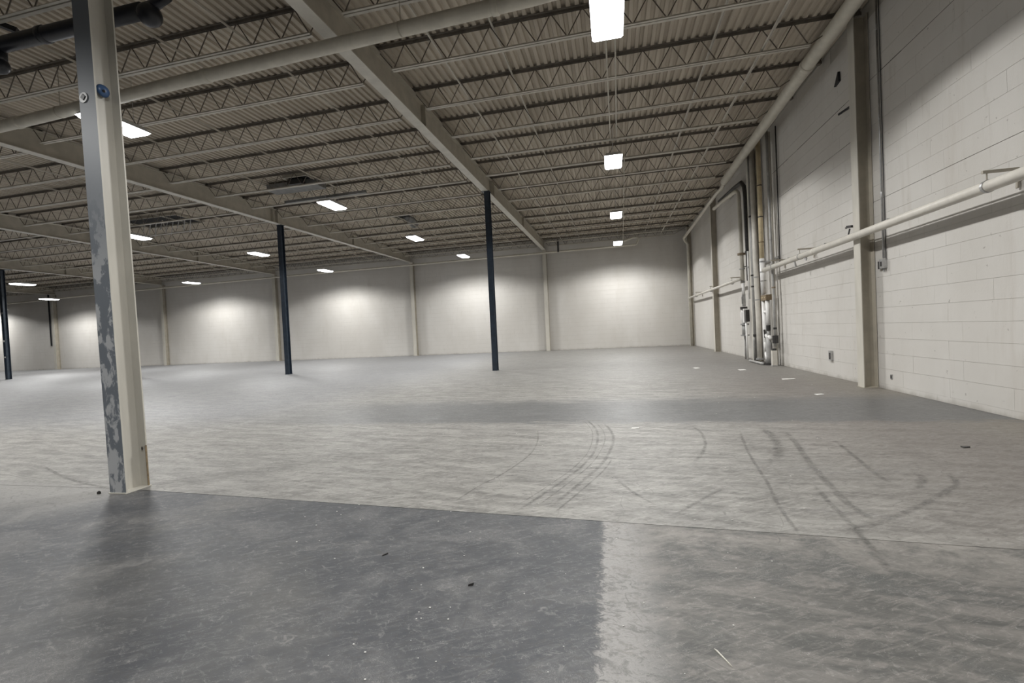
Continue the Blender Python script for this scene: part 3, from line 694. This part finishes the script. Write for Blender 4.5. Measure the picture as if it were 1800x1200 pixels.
vpipe('riser_pipe', 'slim elbowed pipe beside the tall cream riser, near the floor', [(4.92, 17.95, .0), (4.92, 17.95, .75), (4.94, 17.9, .95)], .035, 'pipegrey', (), ((.95, .06, .08, 'dark'),))
vpipe('riser_pipe', 'yellowed upper riser with dark collars', [(X5, 17.10, 7.6), (X5, 17.10, 3.55)], .075, 'yellowed', (), ((6.0, .08, .03, 'dark'), (4.95, .085, .035, 'dark'), (4.1, .09, .03, 'brown')))
vpipe('riser_pipe', 'white lower riser below the yellowed pipe down to the brown flange', [(X5, 17.10, 3.55), (X5, 17.02, 2.35)], .085, 'white', (), ((3.45, .10, .04, 'galv'), (3.1, .10, .03, 'galv'), (2.8, .10, .03, 'pipegrey')))
vpipe('riser_pipe', 'dark slim pipe between the cream and yellowed risers', [(5.16, 17.6, 7.5), (5.16, 17.55, 3.4)], .05, 'dark', ())
t = thing('flange_block', 'brown flange block where white riser splits in two', 'flange', (X5, 16.88, 2.22))
MB().box(-.08, .1, -.33, .22, -.09, .09).build('block', 'brown', t)
for dy in (-.22, -.05, .12): MB().tube([(-.095, dy, 0), (-.08, dy, 0)], .025, 8).build('bolt', 'yellowed', t)
t = thing('riser_loop', 'white double pipe loop below the brown flange block', 'riser', (X5, 16.88, 0))
MB().tube([(0, .18, 2.13), (0, .16, .9), (0, .12, .15)], .07, 12).build('left_leg', 'white', t, True)
MB().tube([(0, -.20, 2.13), (0, -.22, 1.25)], .07, 12).build('right_leg', 'white', t, True)
MB().tube([(0, .13, 1.75), (0, -.17, 1.75)], .05, 10).build('cross_tee', 'white', t, True)
MB().box(.02, .09, -.14, .12, .85, 1.72).build('back_plate', 'pipegrey', t)
MB().tube([(0, .12, .4), (0, .0, .18), (0, -.2, .16)], .06, 12).build('elbow', 'white', t, True)
t = thing('gate_valve', 'floor gate valve with black handwheel in the riser cluster', 'valve', (X5-.02, 16.62, 0))
MB().tube([(0, 0, 1.13), (0, 0, 1.31)], .065, 14).build('handwheel', 'dark', t)
MB().tube([(0, .3, .98), (0, .12, .92), (0, -.12, .92), (0, -.2, .85)], .06, 12).build('arm_pipe', 'white', t, True)
MB().tube([(0, 0, 1.13), (0, 0, .88)], .045, 10).build('stem', 'pipegrey', t, True)
MB().tube([(0, 0, .9), (0, 0, .6), (0, .02, .3), (0, 0, .06)], [.07, .10, .085, .11], 12).build('valve_body', 'pipegrey', t, True)
MB().tube([(0, 0, .0), (0, 0, .07)], .17, 14).build('base_flange', 'dark', t)
MB().tube([(-.09, .08, .75), (-.09, .10, .45)], .035, 10).build('bypass', 'white', t, True)
MB().bar((-.02, .34, 1.15), (-.04, .22, .9), .06, .05).build('lever', 'dark', t)
vpipe('riser_pipe', 'slim grey riser right of the gate valve', [(5.05, 16.32, 7.5), (5.05, 16.25, 3.9), (5.05, 16.13, 2.2), (5.05, 16.15, .62)], .04, 'pipegrey', (.2, .5), ((2.5, .055, .04, 'brown'), (1.2, .05, .06, 'dark'), (.85, .09, .25, 'dark')))
vpipe('riser_pipe', 'pale pipe standing behind the slim grey riser', [(5.14, 16.45, 7.5), (5.14, 16.42, .0)], .06, 'pipe_wall', ())
t = thing('floor_canister', 'small white canister on the floor at the risers', 'canister', (5.0, 16.16, 0))
MB().box(-.07, .07, -.07, .07, .03, .50).build('body', 'pipe_wall', t); MB().box(-.08, .08, -.08, .08, 0, .03).build('foot', 'pipegrey', t); MB().box(-.06, .06, -.06, .06, .50, .56).build('lid', 'dark', t)
vpipe('riser_pipe', 'black thin conduit along the wall right of the risers', [(5.22, 16.02, 7.5), (5.22, 16.02, 3.2)], .02, 'dark', ())
vpipe('riser_pipe', 'short grey pipe lying on the floor in front of the risers', [(4.8, 16.6, .045), (4.8, 18.1, .045)], .04, 'pipegrey', (.1, .9))
t = thing('strap_rail', 'horizontal steel rails clamping the riser pipes to the wall', 'bracket', (5.2, 17.3, 3.45))
MB().bar((0, -1.2, 0), (0, 2.4, 0), .03, .05, (0, 0, 1)).build('rail', 'galv', t)
MB().bar((0, 1.3, .12), (-.12, 2.4, .12), .03, .04).build('rail', 'dark', t)

# ------------------------------------------------------------------ far left hanging conduit, roof clutter
t = pipe('drop_conduit', 'dark vertical conduit hanging at the back wall, far left', 'conduit', [(-51.19, 33.01, 7.3), (-51.19, 33.01, 2.2)], .06, 'black', 8)
t = thing('hanging_shade', 'small white reflector hanging near the far left back wall', 'reflector', (-54.2, 31.2, 5.75))
MB().bar((0, 0, 0), (.9, 0, -.12), .14, .10).build('reflector', 'white', t); MB().tube([(0, 0, 0), (0, 0, 1.2)], .04, 6).build('rod', 'steel', t)
# roof hatch with hanging torn liner, third bay
def hatch(lb, x, y, wx, wy, mat='hole'):
    t = thing('roof_hatch', lb, 'roof opening', (x, y, DECK+zc(x, y)))
    MB().box(-wx/2, wx/2, -wy/2, wy/2, -.05, -.012).build('opening', mat, t)  # shade of the opening drawn as a black panel; the deck is uncut
    for s in (-1, 1):
        MB().box(min(s*wx/2, s*(wx/2+.05)), max(s*wx/2, s*(wx/2+.05)), -wy/2-.05, wy/2+.05, -.12, -.012).build('curb', 'steel', t)
        MB().box(-wx/2, wx/2, min(s*wy/2, s*(wy/2+.05)), max(s*wy/2, s*(wy/2+.05)), -.12, -.012).build('curb', 'steel', t)
    return t
t = t1 = hatch('dark roof opening with hanging pale strips right of the near column', -20.9, 18.3, 3.2, 1.5)
for k in range(9):
    x = -1.4+k*.34; m = MB(); m.bar((x, .3, -.06), (x+.03*math.sin(k), .2, -.42-.14*(k % 3)), .045, .012); m.build('hanging_strip', 'white', t)
t = hatch('dark roof opening with round vent in the bay left of centre', -10.3, 22.3, .9, .9)
MB().tube([(.2, .0, -.05), (.2, .9, -.30), (.2, 1.0, -.35)], [.22, .24, .2], 14).build('vent_hood', 'greyduct', t, True)
t = t3 = hatch('torn roof opening with grey unit above the light left of centre', -11.2, 15.4, .9, .5)
MB().box(-1.6, .6, .2, .75, -.32, -.08).build('unit_casing', 'greyduct', t)
MB().box(-.5, .1, -.05, .18, -.28, -.10).build('grille', 'dark', t)
t = thing('grey_beam', 'grey roof strut beside the torn roof opening', 'strut', (-12.6, 16.35, 7.10))
MB().bar((0, 0, 0), (3.6, -.06, .02), .10, .10).build('strut', 'greyduct', t)
def strips(root, n, x0, x1, y0, y1, mats):
    o0 = root.location
    for i in range(n):
        x = random.uniform(x0, x1); y = random.uniform(y0, y1); L = random.uniform(.2, .5); a = random.uniform(0, 6.28)
        p = Vector((x, y, DECK+zc(x, y)-.03))-o0; q = Vector((math.cos(a)*.2, math.sin(a)*.2, -L))
        m = MB(); m.bar(p, p+q*.6, .05, .012); m.bar(p+q*.6, p+q, .04, .01); m.build('torn_strip', mats[i % len(mats)], root)
strips(t3, 16, -13.0, -8.6, 14.0, 20.5, ('insul', 'dark', 'insul'))
strips(t1, 12, -23.5, -17.5, 16.0, 20.8, ('insul',))

# ------------------------------------------------------------------ litter on the floor
def chip(lb, x, y, l, w_, a, mt, h_=.004, cat='litter', name='paper_scrap'):
    m = MB(); c, s = math.cos(a), math.sin(a)
    P4 = [(-l/2, -w_/2), (l/2*.8, -w_/2*.7), (l/2, w_/2), (-l/2*.7, w_/2*.9)]
    Q = [(c*u-s*v, s*u+c*v) for u, v in P4]
    m.V = [(u, v, 0) for u, v in Q]+[(u, v, h_*(1+.6*(i % 2))) for i, (u, v) in enumerate(Q)]
    m.F = [(3, 2, 1, 0), (4, 5, 6, 7), (0, 1, 5, 4), (1, 2, 6, 5), (2, 3, 7, 6), (3, 0, 4, 7)]
    o = m.build(name, mt, None, False, (x, y, .0003)); return tag(o, lb, cat, None)
chip('black disc-like scrap on the floor near the right wall', 3.712, 5.949, .09, .05, .2, 'dark', .008, 'litter', 'rubber_scrap')
chip('long pale wood splinter on the foreground floor', .42, 2.17, .12, .005, -1.15, 'wood', .005, 'splinter', 'wood_splinter')
chip('crumpled dark scrap on the dark foreground floor', -.888, 2.598, .035, .02, .3, 'dark', .01, 'litter', 'rubber_scrap')
chip('dark twig-like scrap on the dark floor at centre', -1.60, 2.89, .05, .012, .9, 'dark', .006, 'litter', 'rubber_scrap')
chip('white paper strip by the tyre marks', .265, 6.95, .12, .07, .1, 'paper')
chip('small beige scrap on the floor near the right wall column', 3.857, 9.974, .18, .12, .3, 'paper')
chip('white paper piece on the floor before the risers', 3.80, 15.2, .22, .3, .1, 'paper')
chip('white paper piece on the floor left of the risers', 2.66, 16.2, .2, .3, .3, 'paper')
chip('pale flat scrap on the floor right of the risers', 4.2, 12.6, .35, .18, .1, 'paper')
chip('dark lump beside the foot of the near column', -5.35, 3.78, .03, .02, 0, 'dark', .02, 'litter', 'rubber_scrap')
gm = MB()
for i in range(170):
    y = 1.5+random.random()**1.5*12; x = random.uniform(-.85*y, min(.42*y, 4.8))
    if abs(x-Xn) < .3 and abs(y-Yn) < .3: continue
    r_ = random.uniform(.0018, .0045)*(1+y*.12); gm.ball((x, y, r_*.5), r_, 5, 3, (1.4, 1, .5))
o = gm.build('floor_grit', 'paper'); o['kind'] = 'stuff'; tag(o, 'white grit and crumbs scattered over the concrete floor', 'grit')
